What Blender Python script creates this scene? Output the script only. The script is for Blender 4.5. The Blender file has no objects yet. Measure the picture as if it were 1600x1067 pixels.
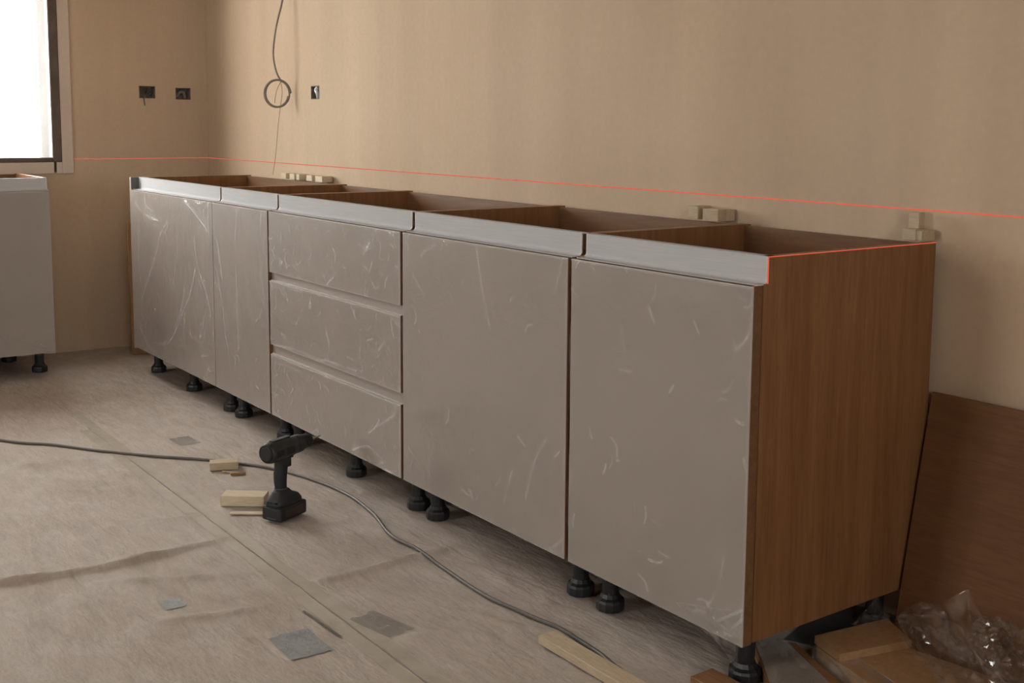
import bpy, bmesh, math, random
import numpy as np
from mathutils import Vector, Matrix

random.seed(7); rng = np.random.default_rng(7)
scene = bpy.context.scene
COL = scene.collection

# ------------------------------------------------------------------ camera
CAM = np.array([6.0996, -2.3194, 1.1748])
FWD = np.array([-0.80570487, 0.58099887, -0.11523876])
RGT = np.array([0.58416463, 0.81159974, 0.00758635])
UPV = np.array([-0.09793541, 0.06120605, 0.99330885])
FPX, PX, PY = 1813.09, 810.52, 406.15
cd = bpy.data.cameras.new('camera'); cam = bpy.data.objects.new('camera', cd); COL.objects.link(cam)
cd.sensor_fit = 'HORIZONTAL'; cd.sensor_width = 36.0; cd.lens = 36.0 * FPX / 1600
cd.shift_x = -(PX - 800) / 1600; cd.shift_y = (PY - 533.5) / 1600
cd.clip_start = 0.05
M = Matrix.Identity(4)
for i in range(3):
    M[i][0] = RGT[i]; M[i][1] = UPV[i]; M[i][2] = -FWD[i]; M[i][3] = CAM[i]
cam.matrix_world = M
scene.camera = cam

def on(px, py, axis, val):
    """point where the sight line of a pixel meets the plane  axis = val"""
    d = FWD + (px - PX) / FPX * RGT - (py - PY) / FPX * UPV
    t = (val - CAM[axis]) / d[axis]
    return CAM + t * d
def flo(px, py, z=0.0):
    return on(px, py, 2, z)

# ------------------------------------------------------------------ light
scene.view_settings.view_transform = 'Standard'
scene.view_settings.look = 'None'
scene.view_settings.gamma = 1.0
scene.view_settings.use_curve_mapping = False
scene.view_settings.exposure = 0.0
world = bpy.data.worlds.new('overcast_sky'); scene.world = world; world.use_nodes = True
wb = world.node_tree.nodes['Background']
wb.inputs['Color'].default_value = (1.0, 0.985, 0.96, 1)
wb.inputs['Strength'].default_value = 18.2

ROOM_X, ROOM_Y, ROOM_Z = 8.0, -6.0, 2.75
WIN1 = (-2.56, -0.761, 0.974, 2.38)        # y0,y1,z0,z1 on the wall x=0
WIN2 = (2.6, 3.7, 0.95, 2.38)              # x0,x1,z0,z1 on the wall y=ROOM_Y
ADDED_WIN = (-3.2, -2.15, 0.95, 2.38)            # y0,y1,z0,z1 on the wall x=ROOM_X; unseen, added to light the end panel
def portal(name, loc, rot, sx, sy):
    l = bpy.data.lights.new(name, 'AREA'); l.shape = 'RECTANGLE'; l.size = sx; l.size_y = sy
    l.cycles.is_portal = True
    o = bpy.data.objects.new(name, l); COL.objects.link(o); o.location = loc; o.rotation_euler = rot
portal('window_portal', (-0.37, (WIN1[0] + WIN1[1]) / 2, (WIN1[2] + WIN1[3]) / 2), (0, -math.pi / 2, 0), WIN1[3] - WIN1[2], WIN1[1] - WIN1[0])
portal('window_portal', ((WIN2[0] + WIN2[1]) / 2, ROOM_Y - 0.31, (WIN2[2] + WIN2[3]) / 2), (math.pi / 2, 0, 0), WIN2[1] - WIN2[0], WIN2[3] - WIN2[2])

portal('window_portal', (ROOM_X + 0.31, (ADDED_WIN[0] + ADDED_WIN[1]) / 2, (ADDED_WIN[2] + ADDED_WIN[3]) / 2), (0, math.pi / 2, 0), ADDED_WIN[3] - ADDED_WIN[2], ADDED_WIN[1] - ADDED_WIN[0])

# ------------------------------------------------------------------ materials
MATS = {}
def newmat(name):
    m = bpy.data.materials.new(name); m.use_nodes = True
    nt = m.node_tree; nt.nodes.clear()
    out = nt.nodes.new('ShaderNodeOutputMaterial')
    MATS[name] = m
    return m, nt, out
def N(nt, t, **kw):
    n = nt.nodes.new(t)
    for k, v in kw.items():
        if k in n.inputs: n.inputs[k].default_value = v
        else: setattr(n, k, v)
    return n
def coords(nt, scale=(1, 1, 1), rot=(0, 0, 0), kind='Object'):
    tc = N(nt, 'ShaderNodeTexCoord'); mp = N(nt, 'ShaderNodeMapping')
    mp.inputs['Scale'].default_value = scale; mp.inputs['Rotation'].default_value = rot
    nt.links.new(tc.outputs[kind], mp.inputs[0]); return mp.outputs[0]
def noise(nt, vec, scale, detail=4, rough=0.55, dist=0):
    n = N(nt, 'ShaderNodeTexNoise'); n.inputs['Scale'].default_value = scale; n.inputs['Detail'].default_value = detail
    n.inputs['Roughness'].default_value = rough; n.inputs['Distortion'].default_value = dist
    nt.links.new(vec, n.inputs['Vector']); return n.outputs['Fac']
def ramp(nt, fac, stops):
    r = N(nt, 'ShaderNodeValToRGB'); e = r.color_ramp.elements
    while len(e) < len(stops): e.new(0.5)
    for i, (p, c) in enumerate(stops):
        e[i].position = p; e[i].color = (c, c, c, 1) if isinstance(c, (int, float)) else (*c, 1)
    nt.links.new(fac, r.inputs[0]); return r.outputs['Color']
def mixc(nt, a, b, fac, blend='MIX'):
    m = N(nt, 'ShaderNodeMix', data_type='RGBA', blend_type=blend)
    for sock, v in ((m.inputs[6], a), (m.inputs[7], b), (m.inputs[0], fac)):
        if hasattr(v, 'links'): nt.links.new(v, sock)
        elif isinstance(v, tuple): sock.default_value = (*v, 1)
        else: sock.default_value = v
    return m.outputs[2]
def bump(nt, h, strength=0.2, dist=0.01, nrm=None):
    b = N(nt, 'ShaderNodeBump'); b.inputs['Strength'].default_value = strength; b.inputs['Distance'].default_value = dist
    nt.links.new(h, b.inputs['Height'])
    if nrm: nt.links.new(nrm, b.inputs['Normal'])
    return b.outputs[0]
def principled(nt, out, col, rough=0.5, metal=0.0, nrm=None, spec=0.5):
    p = N(nt, 'ShaderNodeBsdfPrincipled')
    if hasattr(col, 'links'): nt.links.new(col, p.inputs['Base Color'])
    else: p.inputs['Base Color'].default_value = (*col, 1)
    if hasattr(rough, 'links'): nt.links.new(rough, p.inputs['Roughness'])
    else: p.inputs['Roughness'].default_value = rough
    p.inputs['Metallic'].default_value = metal; p.inputs['Specular IOR Level'].default_value = spec
    if nrm: nt.links.new(nrm, p.inputs['Normal'])
    nt.links.new(p.outputs[0], out.inputs[0]); return p

def mat_plaster(name, a, b, streak):
    m, nt, out = newmat(name)
    v1 = coords(nt); v2 = coords(nt, streak)
    n1 = noise(nt, v1, 0.9, 4, 0.5); n2 = noise(nt, v2, 1.0, 3, 0.5); n3 = noise(nt, v1, 45, 3)
    c = mixc(nt, a, b, ramp(nt, n1, [(0.3, 0.0), (0.72, 1.0)]))
    c = mixc(nt, c, ramp(nt, n2, [(0.25, 0.88), (0.75, 1.08)]), 0.7, 'MULTIPLY')
    c = mixc(nt, c, ramp(nt, n3, [(0.3, 0.93), (0.7, 1.05)]), 0.5, 'MULTIPLY')
    h = mixc(nt, n2, n3, 0.25)
    principled(nt, out, c, 0.85, 0, bump(nt, h, 0.05, 0.01), 0.2)
    return m
mat_plaster('plaster', (0.585, 0.455, 0.335), (0.515, 0.385, 0.270), (5, 5, 0.35))
mat_plaster('fresh_plaster', (0.66, 0.57, 0.50), (0.56, 0.47, 0.40), (2, 2, 2))
mat_plaster('outer_render', (0.60, 0.54, 0.50), (0.48, 0.42, 0.38), (4, 4, 0.6))
mat_plaster('ceiling_plaster', (0.80, 0.74, 0.66), (0.76, 0.69, 0.60), (1, 1, 1))
mat_plaster('concrete', (0.32, 0.30, 0.28), (0.26, 0.24, 0.22), (1, 1, 1))

def mat_wood(name, a, b, scale, rough=0.45, grain=0.12):
    m, nt, out = newmat(name)
    v = coords(nt, scale)
    n1 = noise(nt, v, 5, 6, 0.65, 0.6); n2 = noise(nt, v, 26, 4, 0.6, 0.2)
    c = mixc(nt, a, b, ramp(nt, n1, [(0.32, 0.0), (0.68, 1.0)]))
    c = mixc(nt, c, ramp(nt, n2, [(0.3, 0.72), (0.62, 1.08)]), 0.55, 'MULTIPLY')
    principled(nt, out, c, rough, 0, bump(nt, n2, grain, 0.002), 0.25)
    return m
mat_wood('walnut_vertical', (0.275, 0.136, 0.060), (0.195, 0.090, 0.036), (6, 6, 0.35), 0.42)
mat_wood('walnut_along', (0.215, 0.110, 0.054), (0.15, 0.074, 0.036), (0.4, 6, 6), 0.5)
mat_wood('board_brown', (0.17, 0.081, 0.036), (0.145, 0.067, 0.029), (0.5, 3, 5), 0.55, 0.03)
mat_wood('offcut_wood', (0.56, 0.45, 0.325), (0.48, 0.375, 0.26), (1.2, 8, 8), 0.6)
mat_wood('pale_pine', (0.68, 0.575, 0.44), (0.60, 0.49, 0.35), (1.2, 8, 8), 0.6)
mat_wood('raw_mdf', (0.42, 0.255, 0.135), (0.37, 0.22, 0.11), (3, 3, 3), 0.65, 0.05)
mat_wood('reddish_wood', (0.30, 0.155, 0.075), (0.22, 0.11, 0.05), (1.2, 6, 6), 0.55)

def mat_plain(name, col, rough=0.5, metal=0.0, nscale=40, amt=0.12, bmp=0.0, spec=0.5):
    m, nt, out = newmat(name)
    n = noise(nt, coords(nt), nscale, 3)
    c = mixc(nt, col, ramp(nt, n, [(0.3, 1 - amt), (0.7, 1 + amt)]), 1.0, 'MULTIPLY')
    principled(nt, out, c, rough, metal, bump(nt, n, bmp, 0.002) if bmp else None, spec)
    return m
mat_plain('taupe_front', (0.350, 0.302, 0.268), 0.5, 0, 2.0, 0.05)
mat_plain('pale_edge', (0.55, 0.52, 0.49), 0.4)
mat_plain('black_plastic', (0.016, 0.017, 0.019), 0.42, 0, 200, 0.1)
mat_plain('drill_grey', (0.017, 0.018, 0.019), 0.5, 0, 300, 0.15, 0.1)
mat_plain('drill_rubber', (0.013, 0.014, 0.016), 0.6, 0, 300, 0.15, 0.15)
mat_plain('drill_red', (0.030, 0.014, 0.013), 0.5)
mat_plain('drill_slot', (0.004, 0.004, 0.004), 0.7)
mat_plain('steel', (0.42, 0.41, 0.40), 0.3, 1.0)
mat_plain('grey_cable', (0.115, 0.10, 0.088), 0.5)
mat_plain('dark_cable', (0.25, 0.215, 0.185), 0.6)
mat_plain('thread', (0.10, 0.085, 0.07), 0.7)
mat_plain('window_frame', (0.11, 0.080, 0.066), 0.4, 0, 20, 0.15)
mat_plain('socket_plastic', (0.15, 0.12, 0.10), 0.7, 0, 60, 0.5)
mat_plain('white_plastic', (0.72, 0.74, 0.74), 0.5)
mat_plain('dark_gap', (0.03, 0.026, 0.022), 0.8)
mat_plain('grey_sheet', (0.105, 0.105, 0.105), 0.45, 0, 8, 0.15)
mat_plain('profile_cap', (0.55, 0.55, 0.55), 0.4)
mat_plain('ground', (0.5, 0.49, 0.47), 0.9)

def mat_alu():
    m, nt, out = newmat('aluminium')
    v = coords(nt, (1.5, 60, 60)); n = noise(nt, v, 6, 4)
    c = ramp(nt, n, [(0.3, (0.475, 0.475, 0.495)), (0.7, (0.53, 0.53, 0.55))])
    principled(nt, out, c, 0.8, 0.0, bump(nt, n, 0.05, 0.001), 0.02)
mat_alu()

def mat_sheet():
    m, nt, out = newmat('felt_sheet')
    v = coords(nt); vr = coords(nt, (1.0, 3.2, 1), (0, 0, -math.radians(54)))
    n1 = noise(nt, v, 1.1, 6, 0.6); n2 = noise(nt, vr, 6, 5, 0.58, 0.15); n3 = noise(nt, v, 90, 4, 0.7)
    n4 = noise(nt, v, 7, 6, 0.7, 0.2)
    c = mixc(nt, (0.465, 0.405, 0.36), (0.39, 0.325, 0.278), ramp(nt, n1, [(0.35, 0.0), (0.65, 1.0)]))
    c = mixc(nt, c, (0.52, 0.475, 0.44), ramp(nt, n4, [(0.45, 0.0), (0.75, 0.7)]))
    c = mixc(nt, c, ramp(nt, n2, [(0.28, 0.78), (0.5, 1.0), (0.75, 1.08)]), 0.5, 'MULTIPLY')
    c = mixc(nt, c, ramp(nt, n3, [(0.25, 0.85), (0.7, 1.06)]), 0.6, 'MULTIPLY')
    n5 = noise(nt, v, 12, 4, 0.6, 0.3)
    c = mixc(nt, c, (0.16, 0.115, 0.08), ramp(nt, n5, [(0.70, 0.0), (0.80, 0.6)]))
    c = mixc(nt, c, (0.62, 0.58, 0.54), ramp(nt, n5, [(0.22, 0.55), (0.30, 0.0)]))
    b1 = bump(nt, n2, 0.4, 0.02); b2 = bump(nt, n3, 0.3, 0.003, b1)
    principled(nt, out, c, 0.72, 0, b2, 0.3)
mat_sheet()

def schlick(nt, f0=0.04, nrm=None):
    """skin reflectance of a thin sheet, the same from both of its sides"""
    lw = N(nt, 'ShaderNodeLayerWeight'); lw.inputs['Blend'].default_value = 0.5
    if nrm: nt.links.new(nrm, lw.inputs['Normal'])
    pw = N(nt, 'ShaderNodeMath', operation='POWER'); nt.links.new(lw.outputs['Facing'], pw.inputs[0]); pw.inputs[1].default_value = 5.0
    ma = N(nt, 'ShaderNodeMath', operation='MULTIPLY_ADD'); nt.links.new(pw.outputs[0], ma.inputs[0]); ma.inputs[1].default_value = 1 - f0; ma.inputs[2].default_value = f0
    return ma
def mat_film(name, milky, crinkle, rough=0.16, tint=(0.9, 0.88, 0.86), gscale=(1, 1, 1), f0=0.045):
    """thin clear polythene: transparent, a skin reflection on fine crinkles, whitened where it is creased"""
    m, nt, out = newmat(name)
    v = coords(nt, gscale)
    n1 = noise(nt, v, 11, 5, 0.6, 1.6); n2 = noise(nt, v, 38, 3, 0.6, 1.0)
    vo = N(nt, 'ShaderNodeTexVoronoi', feature='DISTANCE_TO_EDGE'); vo.inputs['Scale'].default_value = 16
    nt.links.new(v, vo.inputs['Vector'])
    b1 = bump(nt, n1, 0.5 * crinkle, 0.02); b2 = bump(nt, n2, 0.35 * crinkle, 0.006, b1)
    at = N(nt, 'ShaderNodeAttribute', attribute_name='crease')
    tr = N(nt, 'ShaderNodeBsdfTransparent'); tr.inputs[0].default_value = (0.97, 0.97, 0.97, 1)
    gl = N(nt, 'ShaderNodeBsdfGlossy'); gl.inputs['Roughness'].default_value = rough
    gl.inputs['Color'].default_value = (1, 1, 1, 1); nt.links.new(b2, gl.inputs['Normal'])
    df = N(nt, 'ShaderNodeBsdfDiffuse'); df.inputs[0].default_value = (*tint, 1); nt.links.new(b2, df.inputs['Normal'])
    fr = schlick(nt, f0, b2)
    # cloudy patches of the film
    cl = ramp(nt, n1, [(0.45, 0.0), (0.78, 1.0)])
    ml = N(nt, 'ShaderNodeMath', operation='MULTIPLY_ADD'); nt.links.new(cl, ml.inputs[0]); ml.inputs[1].default_value = milky * 1.6; ml.inputs[2].default_value = milky
    ad = N(nt, 'ShaderNodeMath', operation='MULTIPLY_ADD', use_clamp=True); nt.links.new(at.outputs['Fac'], ad.inputs[0]); ad.inputs[1].default_value = 0.55
    nt.links.new(ml.outputs[0], ad.inputs[2])
    m1 = N(nt, 'ShaderNodeMixShader'); nt.links.new(ad.outputs[0], m1.inputs[0]); nt.links.new(tr.outputs[0], m1.inputs[1]); nt.links.new(df.outputs[0], m1.inputs[2])
    m2 = N(nt, 'ShaderNodeMixShader'); nt.links.new(fr.outputs[0], m2.inputs[0]); nt.links.new(m1.outputs[0], m2.inputs[1]); nt.links.new(gl.outputs[0], m2.inputs[2])
    nt.links.new(m2.outputs[0], out.inputs[0])
mat_plain('jamb_board', (0.058, 0.053, 0.050), 0.8, 0, 3, 0.3)
mat_film('door_film', 0.02, 0.35)
mat_film('loose_film', 0.006, 0.10, 0.07, f0=0.075)
mat_film('edge_film', 0.07, 0.4, 0.1, f0=0.08)

def mat_tape():
    m, nt, out = newmat('clear_tape')
    n = noise(nt, coords(nt), 14, 5, 0.6, 0.6)
    p = principled(nt, out, ramp(nt, n, [(0.3, (0.50, 0.44, 0.34)), (0.7, (0.62, 0.555, 0.45))]), 0.35, 0, bump(nt, n, 0.2, 0.004))
    p.inputs['Alpha'].default_value = 0.6
mat_tape()
def mat_duct():
    m, nt, out = newmat('duct_tape')
    n = noise(nt, coords(nt), 40, 6, 0.7, 1.2)
    principled(nt, out, ramp(nt, n, [(0.3, (0.14, 0.14, 0.145)), (0.62, (0.26, 0.26, 0.265)), (0.8, (0.42, 0.42, 0.42))]), 0.42, 0, bump(nt, n, 0.5, 0.004))
mat_duct()
def mat_glass():
    m, nt, out = newmat('glass')
    tr = N(nt, 'ShaderNodeBsdfTransparent'); tr.inputs[0].default_value = (0.96, 0.97, 0.96, 1)
    gl = N(nt, 'ShaderNodeBsdfGlossy'); gl.inputs['Roughness'].default_value = 0.02
    fr = schlick(nt, 0.03)
    mx = N(nt, 'ShaderNodeMixShader'); nt.links.new(fr.outputs[0], mx.inputs[0]); nt.links.new(tr.outputs[0], mx.inputs[1]); nt.links.new(gl.outputs[0], mx.inputs[2])
    nt.links.new(mx.outputs[0], out.inputs[0])
mat_glass()
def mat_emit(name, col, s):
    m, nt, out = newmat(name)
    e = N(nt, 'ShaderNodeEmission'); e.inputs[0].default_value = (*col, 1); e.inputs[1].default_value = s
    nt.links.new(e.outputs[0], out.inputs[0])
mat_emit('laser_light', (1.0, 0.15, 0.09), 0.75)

# ------------------------------------------------------------------ mesh helpers
def obj(name, bm, mat, parent=None, smooth=False):
    me = bpy.data.meshes.new(name)
    if isinstance(bm, bmesh.types.BMesh):
        bmesh.ops.recalc_face_normals(bm, faces=bm.faces)
        bm.to_mesh(me); bm.free()
    else:
        me.from_pydata(*bm)
    me.materials.append(MATS[mat])
    if smooth:
        for p in me.polygons: p.use_smooth = True
    o = bpy.data.objects.new(name, me); COL.objects.link(o)
    if parent: o.parent = parent
    return o
def tag(o, label, cat, group=None):
    o['label'] = label; o['category'] = cat
    if group: o['group'] = group
    return o
def thing(name, label, cat, loc=(0, 0, 0), rz=0, group=None):
    o = bpy.data.objects.new(name, None); COL.objects.link(o); o.empty_display_size = 0.05
    o.location = loc; o.rotation_euler = (0, 0, rz)
    return tag(o, label, cat, group)
def struct(o):
    o['kind'] = 'structure'; return o
def box(x0, x1, y0, y1, z0, z1, bev=0.0, seg=1, bm=None):
    own = bm is None
    if own: bm = bmesh.new()
    vs = [bm.verts.new((x, y, z)) for z in (z0, z1) for y in (y0, y1) for x in (x0, x1)]
    fs = [bm.faces.new([vs[i] for i in f]) for f in ((0, 2, 3, 1), (4, 5, 7, 6), (0, 1, 5, 4), (2, 6, 7, 3), (0, 4, 6, 2), (1, 3, 7, 5))]
    if bev:
        es = list({e for f in fs for e in f.edges})
        bmesh.ops.bevel(bm, geom=es, offset=bev, segments=seg, affect='EDGES', profile=0.6)
    return bm
def prism(pts, axis, a, b, bm=None):
    """extrude a 2-D outline along an axis (0: pts are (y,z), 1: (x,z), 2: (x,y))"""
    if bm is None: bm = bmesh.new()
    def P(p, t): return {0: (t, p[0], p[1]), 1: (p[0], t, p[1]), 2: (p[0], p[1], t)}[axis]
    A = [bm.verts.new(P(p, a)) for p in pts]; B = [bm.verts.new(P(p, b)) for p in pts]
    bm.faces.new(A); bm.faces.new(B[::-1]); n = len(pts)
    for i in range(n): bm.faces.new((A[i], B[i], B[(i + 1) % n], A[(i + 1) % n]))
    return bm
def lathe(prof, n=24, axis=2, c=(0, 0, 0), bm=None):
    """prof: (r, t) along the axis"""
    if bm is None: bm = bmesh.new()
    rings = []
    for r, t in prof:
        ring = []
        for k in range(n):
            a = 2 * math.pi * k / n; u, w = r * math.cos(a), r * math.sin(a)
            p = {0: (t, u, w), 1: (u, t, w), 2: (u, w, t)}[axis]
            ring.append(bm.verts.new((p[0] + c[0], p[1] + c[1], p[2] + c[2])))
        rings.append(ring)
    for A, B in zip(rings, rings[1:]):
        for k in range(n): bm.faces.new((A[k], A[(k + 1) % n], B[(k + 1) % n], B[k]))
    bm.faces.new(rings[0]); bm.faces.new(rings[-1][::-1])
    return bm
def catmull(pts, sub=8, closed=False):
    pts = [np.array(p, float) for p in pts]; n = len(pts); out = []
    rngi = range(n) if closed else range(n - 1)
    for i in rngi:
        if closed: p0, p1, p2, p3 = pts[i - 1], pts[i], pts[(i + 1) % n], pts[(i + 2) % n]
        else: p0, p1, p2, p3 = pts[max(i - 1, 0)], pts[i], pts[i + 1], pts[min(i + 2, n - 1)]
        for s in range(sub):
            t = s / sub
            out.append(0.5 * ((2 * p1) + (-p0 + p2) * t + (2 * p0 - 5 * p1 + 4 * p2 - p3) * t * t + (-p0 + 3 * p1 - 3 * p2 + p3) * t ** 3))
    if not closed: out.append(pts[-1])
    return out
def tube(pts, r, n=8, closed=False, bm=None, rad=None):
    if bm is None: bm = bmesh.new()
    pts = [Vector(p) for p in pts]; m = len(pts); rings = []
    up = Vector((0, 0, 1)); prev = None
    for i, p in enumerate(pts):
        t = (pts[(i + 1) % m] - pts[i - 1]) if closed else (pts[min(i + 1, m - 1)] - pts[max(i - 1, 0)])
        t.normalize()
        if prev is None:
            a = t.cross(up)
            if a.length < 0.1: a = t.cross(Vector((1, 0, 0)))
        else: a = prev - t * prev.dot(t)
        a.normalize(); prev = a; b = t.cross(a)
        rr = rad[i] if rad is not None else r
        rings.append([bm.verts.new(p + (a * math.cos(2 * math.pi * k / n) + b * math.sin(2 * math.pi * k / n)) * rr) for k in range(n)])
    prs = list(zip(rings, rings[1:])) + ([(rings[-1], rings[0])] if closed else [])
    for A, B in prs:
        for k in range(n): bm.faces.new((A[k], A[(k + 1) % n], B[(k + 1) % n], B[k]))
    if not closed:
        bm.faces.new(rings[0]); bm.faces.new(rings[-1][::-1])
    return bm

# ------------------------------------------------------------------ the room
def wall(name, mat, to3, u0, u1, v0, v1, thick, through=(), recess=(), back='outer_render'):
    """to3(u, v, d): point at depth d behind the inner face.  Openings are real holes, recesses real pockets."""
    hs = [(*h, thick) for h in through] + [(*h, 0.05) for h in recess]
    us = sorted({u0, u1, *[h[0] for h in hs], *[h[1] for h in hs]}); vs = sorted({v0, v1, *[h[2] for h in hs], *[h[3] for h in hs]})
    bm = bmesh.new()
    def q(*p): bm.faces.new([bm.verts.new(to3(*a)) for a in p])
    for i in range(len(us) - 1):
        for j in range(len(vs) - 1):
            a, b, c, d = us[i], us[i + 1], vs[j], vs[j + 1]; mu, mv = (a + b) / 2, (c + d) / 2
            hit = [h for h in hs if h[0] < mu < h[1] and h[2] < mv < h[3]]
            if not hit: q((a, c, 0), (b, c, 0), (b, d, 0), (a, d, 0))
            if not (hit and hit[0][4] == thick): q((a, c, thick), (b, c, thick), (b, d, thick), (a, d, thick))
    for a, b, c, d, t in hs:
        q((a, c, 0), (a, d, 0), (a, d, t), (a, c, t)); q((b, c, 0), (b, d, 0), (b, d, t), (b, c, t))
        q((a, c, 0), (b, c, 0), (b, c, t), (a, c, t)); q((a, d, 0), (b, d, 0), (b, d, t), (a, d, t))
        if t < thick: q((a, c, t), (b, c, t), (b, d, t), (a, d, t))
    q((u0, v0, 0), (u1, v0, 0), (u1, v0, thick), (u0, v0, thick)); q((u0, v1, 0), (u1, v1, 0), (u1, v1, thick), (u0, v1, thick))
    q((u0, v0, 0), (u0, v1, 0), (u0, v1, thick), (u0, v0, thick)); q((u1, v0, 0), (u1, v1, 0), (u1, v1, thick), (u1, v0, thick))
    bmesh.ops.remove_doubles(bm, verts=bm.verts, dist=1e-5)
    return struct(obj(name, bm, mat))
SB1 = (-0.363, -0.278, 1.300, 1.364); SB2 = (-0.170, -0.089, 1.297, 1.359); SB3 = (1.278, 1.360, 1.283, 1.344)
wall('wall_left', 'plaster', lambda u, v, d: (-d, u, v), ROOM_Y, 0.0, 0, ROOM_Z, 0.36, [WIN1], [SB1, SB2])
wall('wall_back', 'plaster', lambda u, v, d: (u, d, v), -0.36, ROOM_X, 0, ROOM_Z, 0.3, [], [SB3])
wall('wall_front', 'plaster', lambda u, v, d: (u, ROOM_Y - d, v), -0.36, ROOM_X, 0, ROOM_Z, 0.3, [WIN2])
wall('wall_right', 'plaster', lambda u, v, d: (ROOM_X + d, u, v), ROOM_Y - 0.3, 0.3, 0, ROOM_Z, 0.3, [ADDED_WIN])
struct(obj('floor', box(-0.36, ROOM_X + 0.3, ROOM_Y - 0.3, 0.3, -0.2, 0.0), 'concrete'))
struct(obj('ceiling', box(-0.36, ROOM_X + 0.3, ROOM_Y - 0.3, 0.3, ROOM_Z, ROOM_Z + 0.2), 'ceiling_plaster'))
struct(obj('ground', box(-40, 40, -40, 40, -0.6, -0.5), 'ground'))

def window(name, to3, a0, a1, z0, z1):
    """to3(u, depth, z); frame sits just behind the inner wall face"""
    root = bpy.data.objects.new(name, None); COL.objects.link(root); struct(root)
    fw = 0.046
    def bar(nm, u0, u1, za, zb, d0, d1, mat, par):
        p, q = to3(u0, d0, za), to3(u1, d1, zb)
        return obj(nm, box(*sorted((p[0], q[0])), *sorted((p[1], q[1])), za, zb, 0.004 if mat == 'window_frame' else 0), mat, par)
    for u0, u1, za, zb in ((a0, a0 + fw, z0, z1), (a1 - fw, a1, z0, z1), (a0 + fw, a1 - fw, z0, z0 + 0.024), (a0 + fw, a1 - fw, z1 - fw, z1), ((a0 + a1) / 2 - 0.04, (a0 + a1) / 2 + 0.04, z0 + 0.024, z1 - fw)):
        bar('window_frame', u0, u1, za, zb, 0.0, 0.06, 'window_frame', root)
    mid = (a0 + a1) / 2
    for u0, u1 in ((a0 + fw, mid - 0.04), (mid + 0.04, a1 - fw)):
        bar('pane', u0 - 0.004, u1 + 0.004, z0 + 0.02, z1 - fw + 0.004, 0.028, 0.034, 'glass', root)
    return root
window('window_1', lambda u, d, z: (-d - 0.002 + 0.012, u, z), *WIN1)
obj('jamb_lining', box(-0.352, -0.052, WIN1[1] - 0.012, WIN1[1] - 0.0005, WIN1[2] + 0.002, WIN1[3] - 0.002), 'jamb_board', bpy.data.objects['window_1'])
window('window_2', lambda u, d, z: (u, ROOM_Y - d, z), *WIN2)
window('added_window', lambda u, d, z: (ROOM_X + d, u, z), *ADDED_WIN)  # out of view, added to brighten the brown end panel
# fresh plaster band round the window, split by a crack under the frame's corner
tr = bpy.data.objects.new('trim_1', None); COL.objects.link(tr); struct(tr)
y1, z0 = WIN1[1], WIN1[2]
for (a, b, c, d) in ((y1, y1 + 0.055, z0 - 0.058, WIN1[3] + 0.06), (y1 - 0.028, y1, z0 - 0.058, z0), (WIN1[0] - 0.06, y1 - 0.040, z0 - 0.058, z0), (WIN1[0] - 0.06, WIN1[0], z0, WIN1[3] + 0.06), (WIN1[0], y1, WIN1[3], WIN1[3] + 0.06)):
    obj('plaster_strip', box(0.0, 0.009, a, b, c, d, 0.002), 'fresh_plaster', tr)
obj('crack', box(0.0, 0.003, y1 - 0.040, y1 - 0.028, z0 - 0.05, z0), 'dark_gap', tr)

# ------------------------------------------------------------------ floor sheets
SEAM = -1.108
def seg_dist(X, Y, poly):
    d = np.full(X.shape, 9.0)
    for (ax, ay), (bx, by) in zip(poly, poly[1:]):
        vx, vy = bx - ax, by - ay; L = vx * vx + vy * vy + 1e-12
        t = np.clip(((X - ax) * vx + (Y - ay) * vy) / L, 0, 1)
        d = np.minimum(d, np.hypot(X - ax - t * vx, Y - ay - t * vy))
    return d
RIDGES = []   # (polyline, height, width) from the folds seen in the photograph
for px, h, w in (([(-160, 940), (0, 916), (80, 905), (160, 892), (260, 868), (360, 842)], .016, .016),
                 ([(130, 915), (260, 908), (400, 902)], .009, .018), ([(230, 978), (330, 966), (430, 950)], .008, .02),
                 ([(0, 738), (70, 728), (150, 720)], .010, .022), ([(160, 820), (260, 815), (330, 805)], .006, .018),
                 ([(452, 925), (560, 898), (640, 874), (735, 852)], .011, .014), ([(60, 756), (170, 757)], .006, .016),
                 ([(720, 880), (780, 900), (800, 925)], .008, .014), ([(640, 852), (700, 868)], .006, .014),
                 ([(820, 905), (860, 935), (850, 960)], .007, .012), ([(590, 800), (650, 805)], .005, .016),
                 ([(470, 830), (560, 812), (620, 815)], .005, .016), ([(930, 1067), (1060, 1050), (1140, 1052)], .006, .014),
                 ([(220, 600), (340, 622)], .005, .025), ([(200, 640), (320, 634)], .005, .02), ([(270, 665), (370, 680)], .004, .02),
                 ([(720, 955), (820, 985), (900, 1000)], .005, .02), ([(620, 1000), (700, 990), (790, 1000)], .005, .02)):
    RIDGES.append(([tuple(flo(*p)[:2]) for p in px], h, w))
ks = [(rng.normal(0, 1), rng.uniform(0, 6.28)) for _ in range(14)]
WAVES = []
for k in range(34):
    th = math.radians(54) + rng.normal(0, 0.32) + math.pi / 2
    f = rng.uniform(8, 110); WAVES.append((math.cos(th) * f, math.sin(th) * f, rng.uniform(0, 6.28), 0.016 / f * rng.uniform(.5, 1)))
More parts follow.
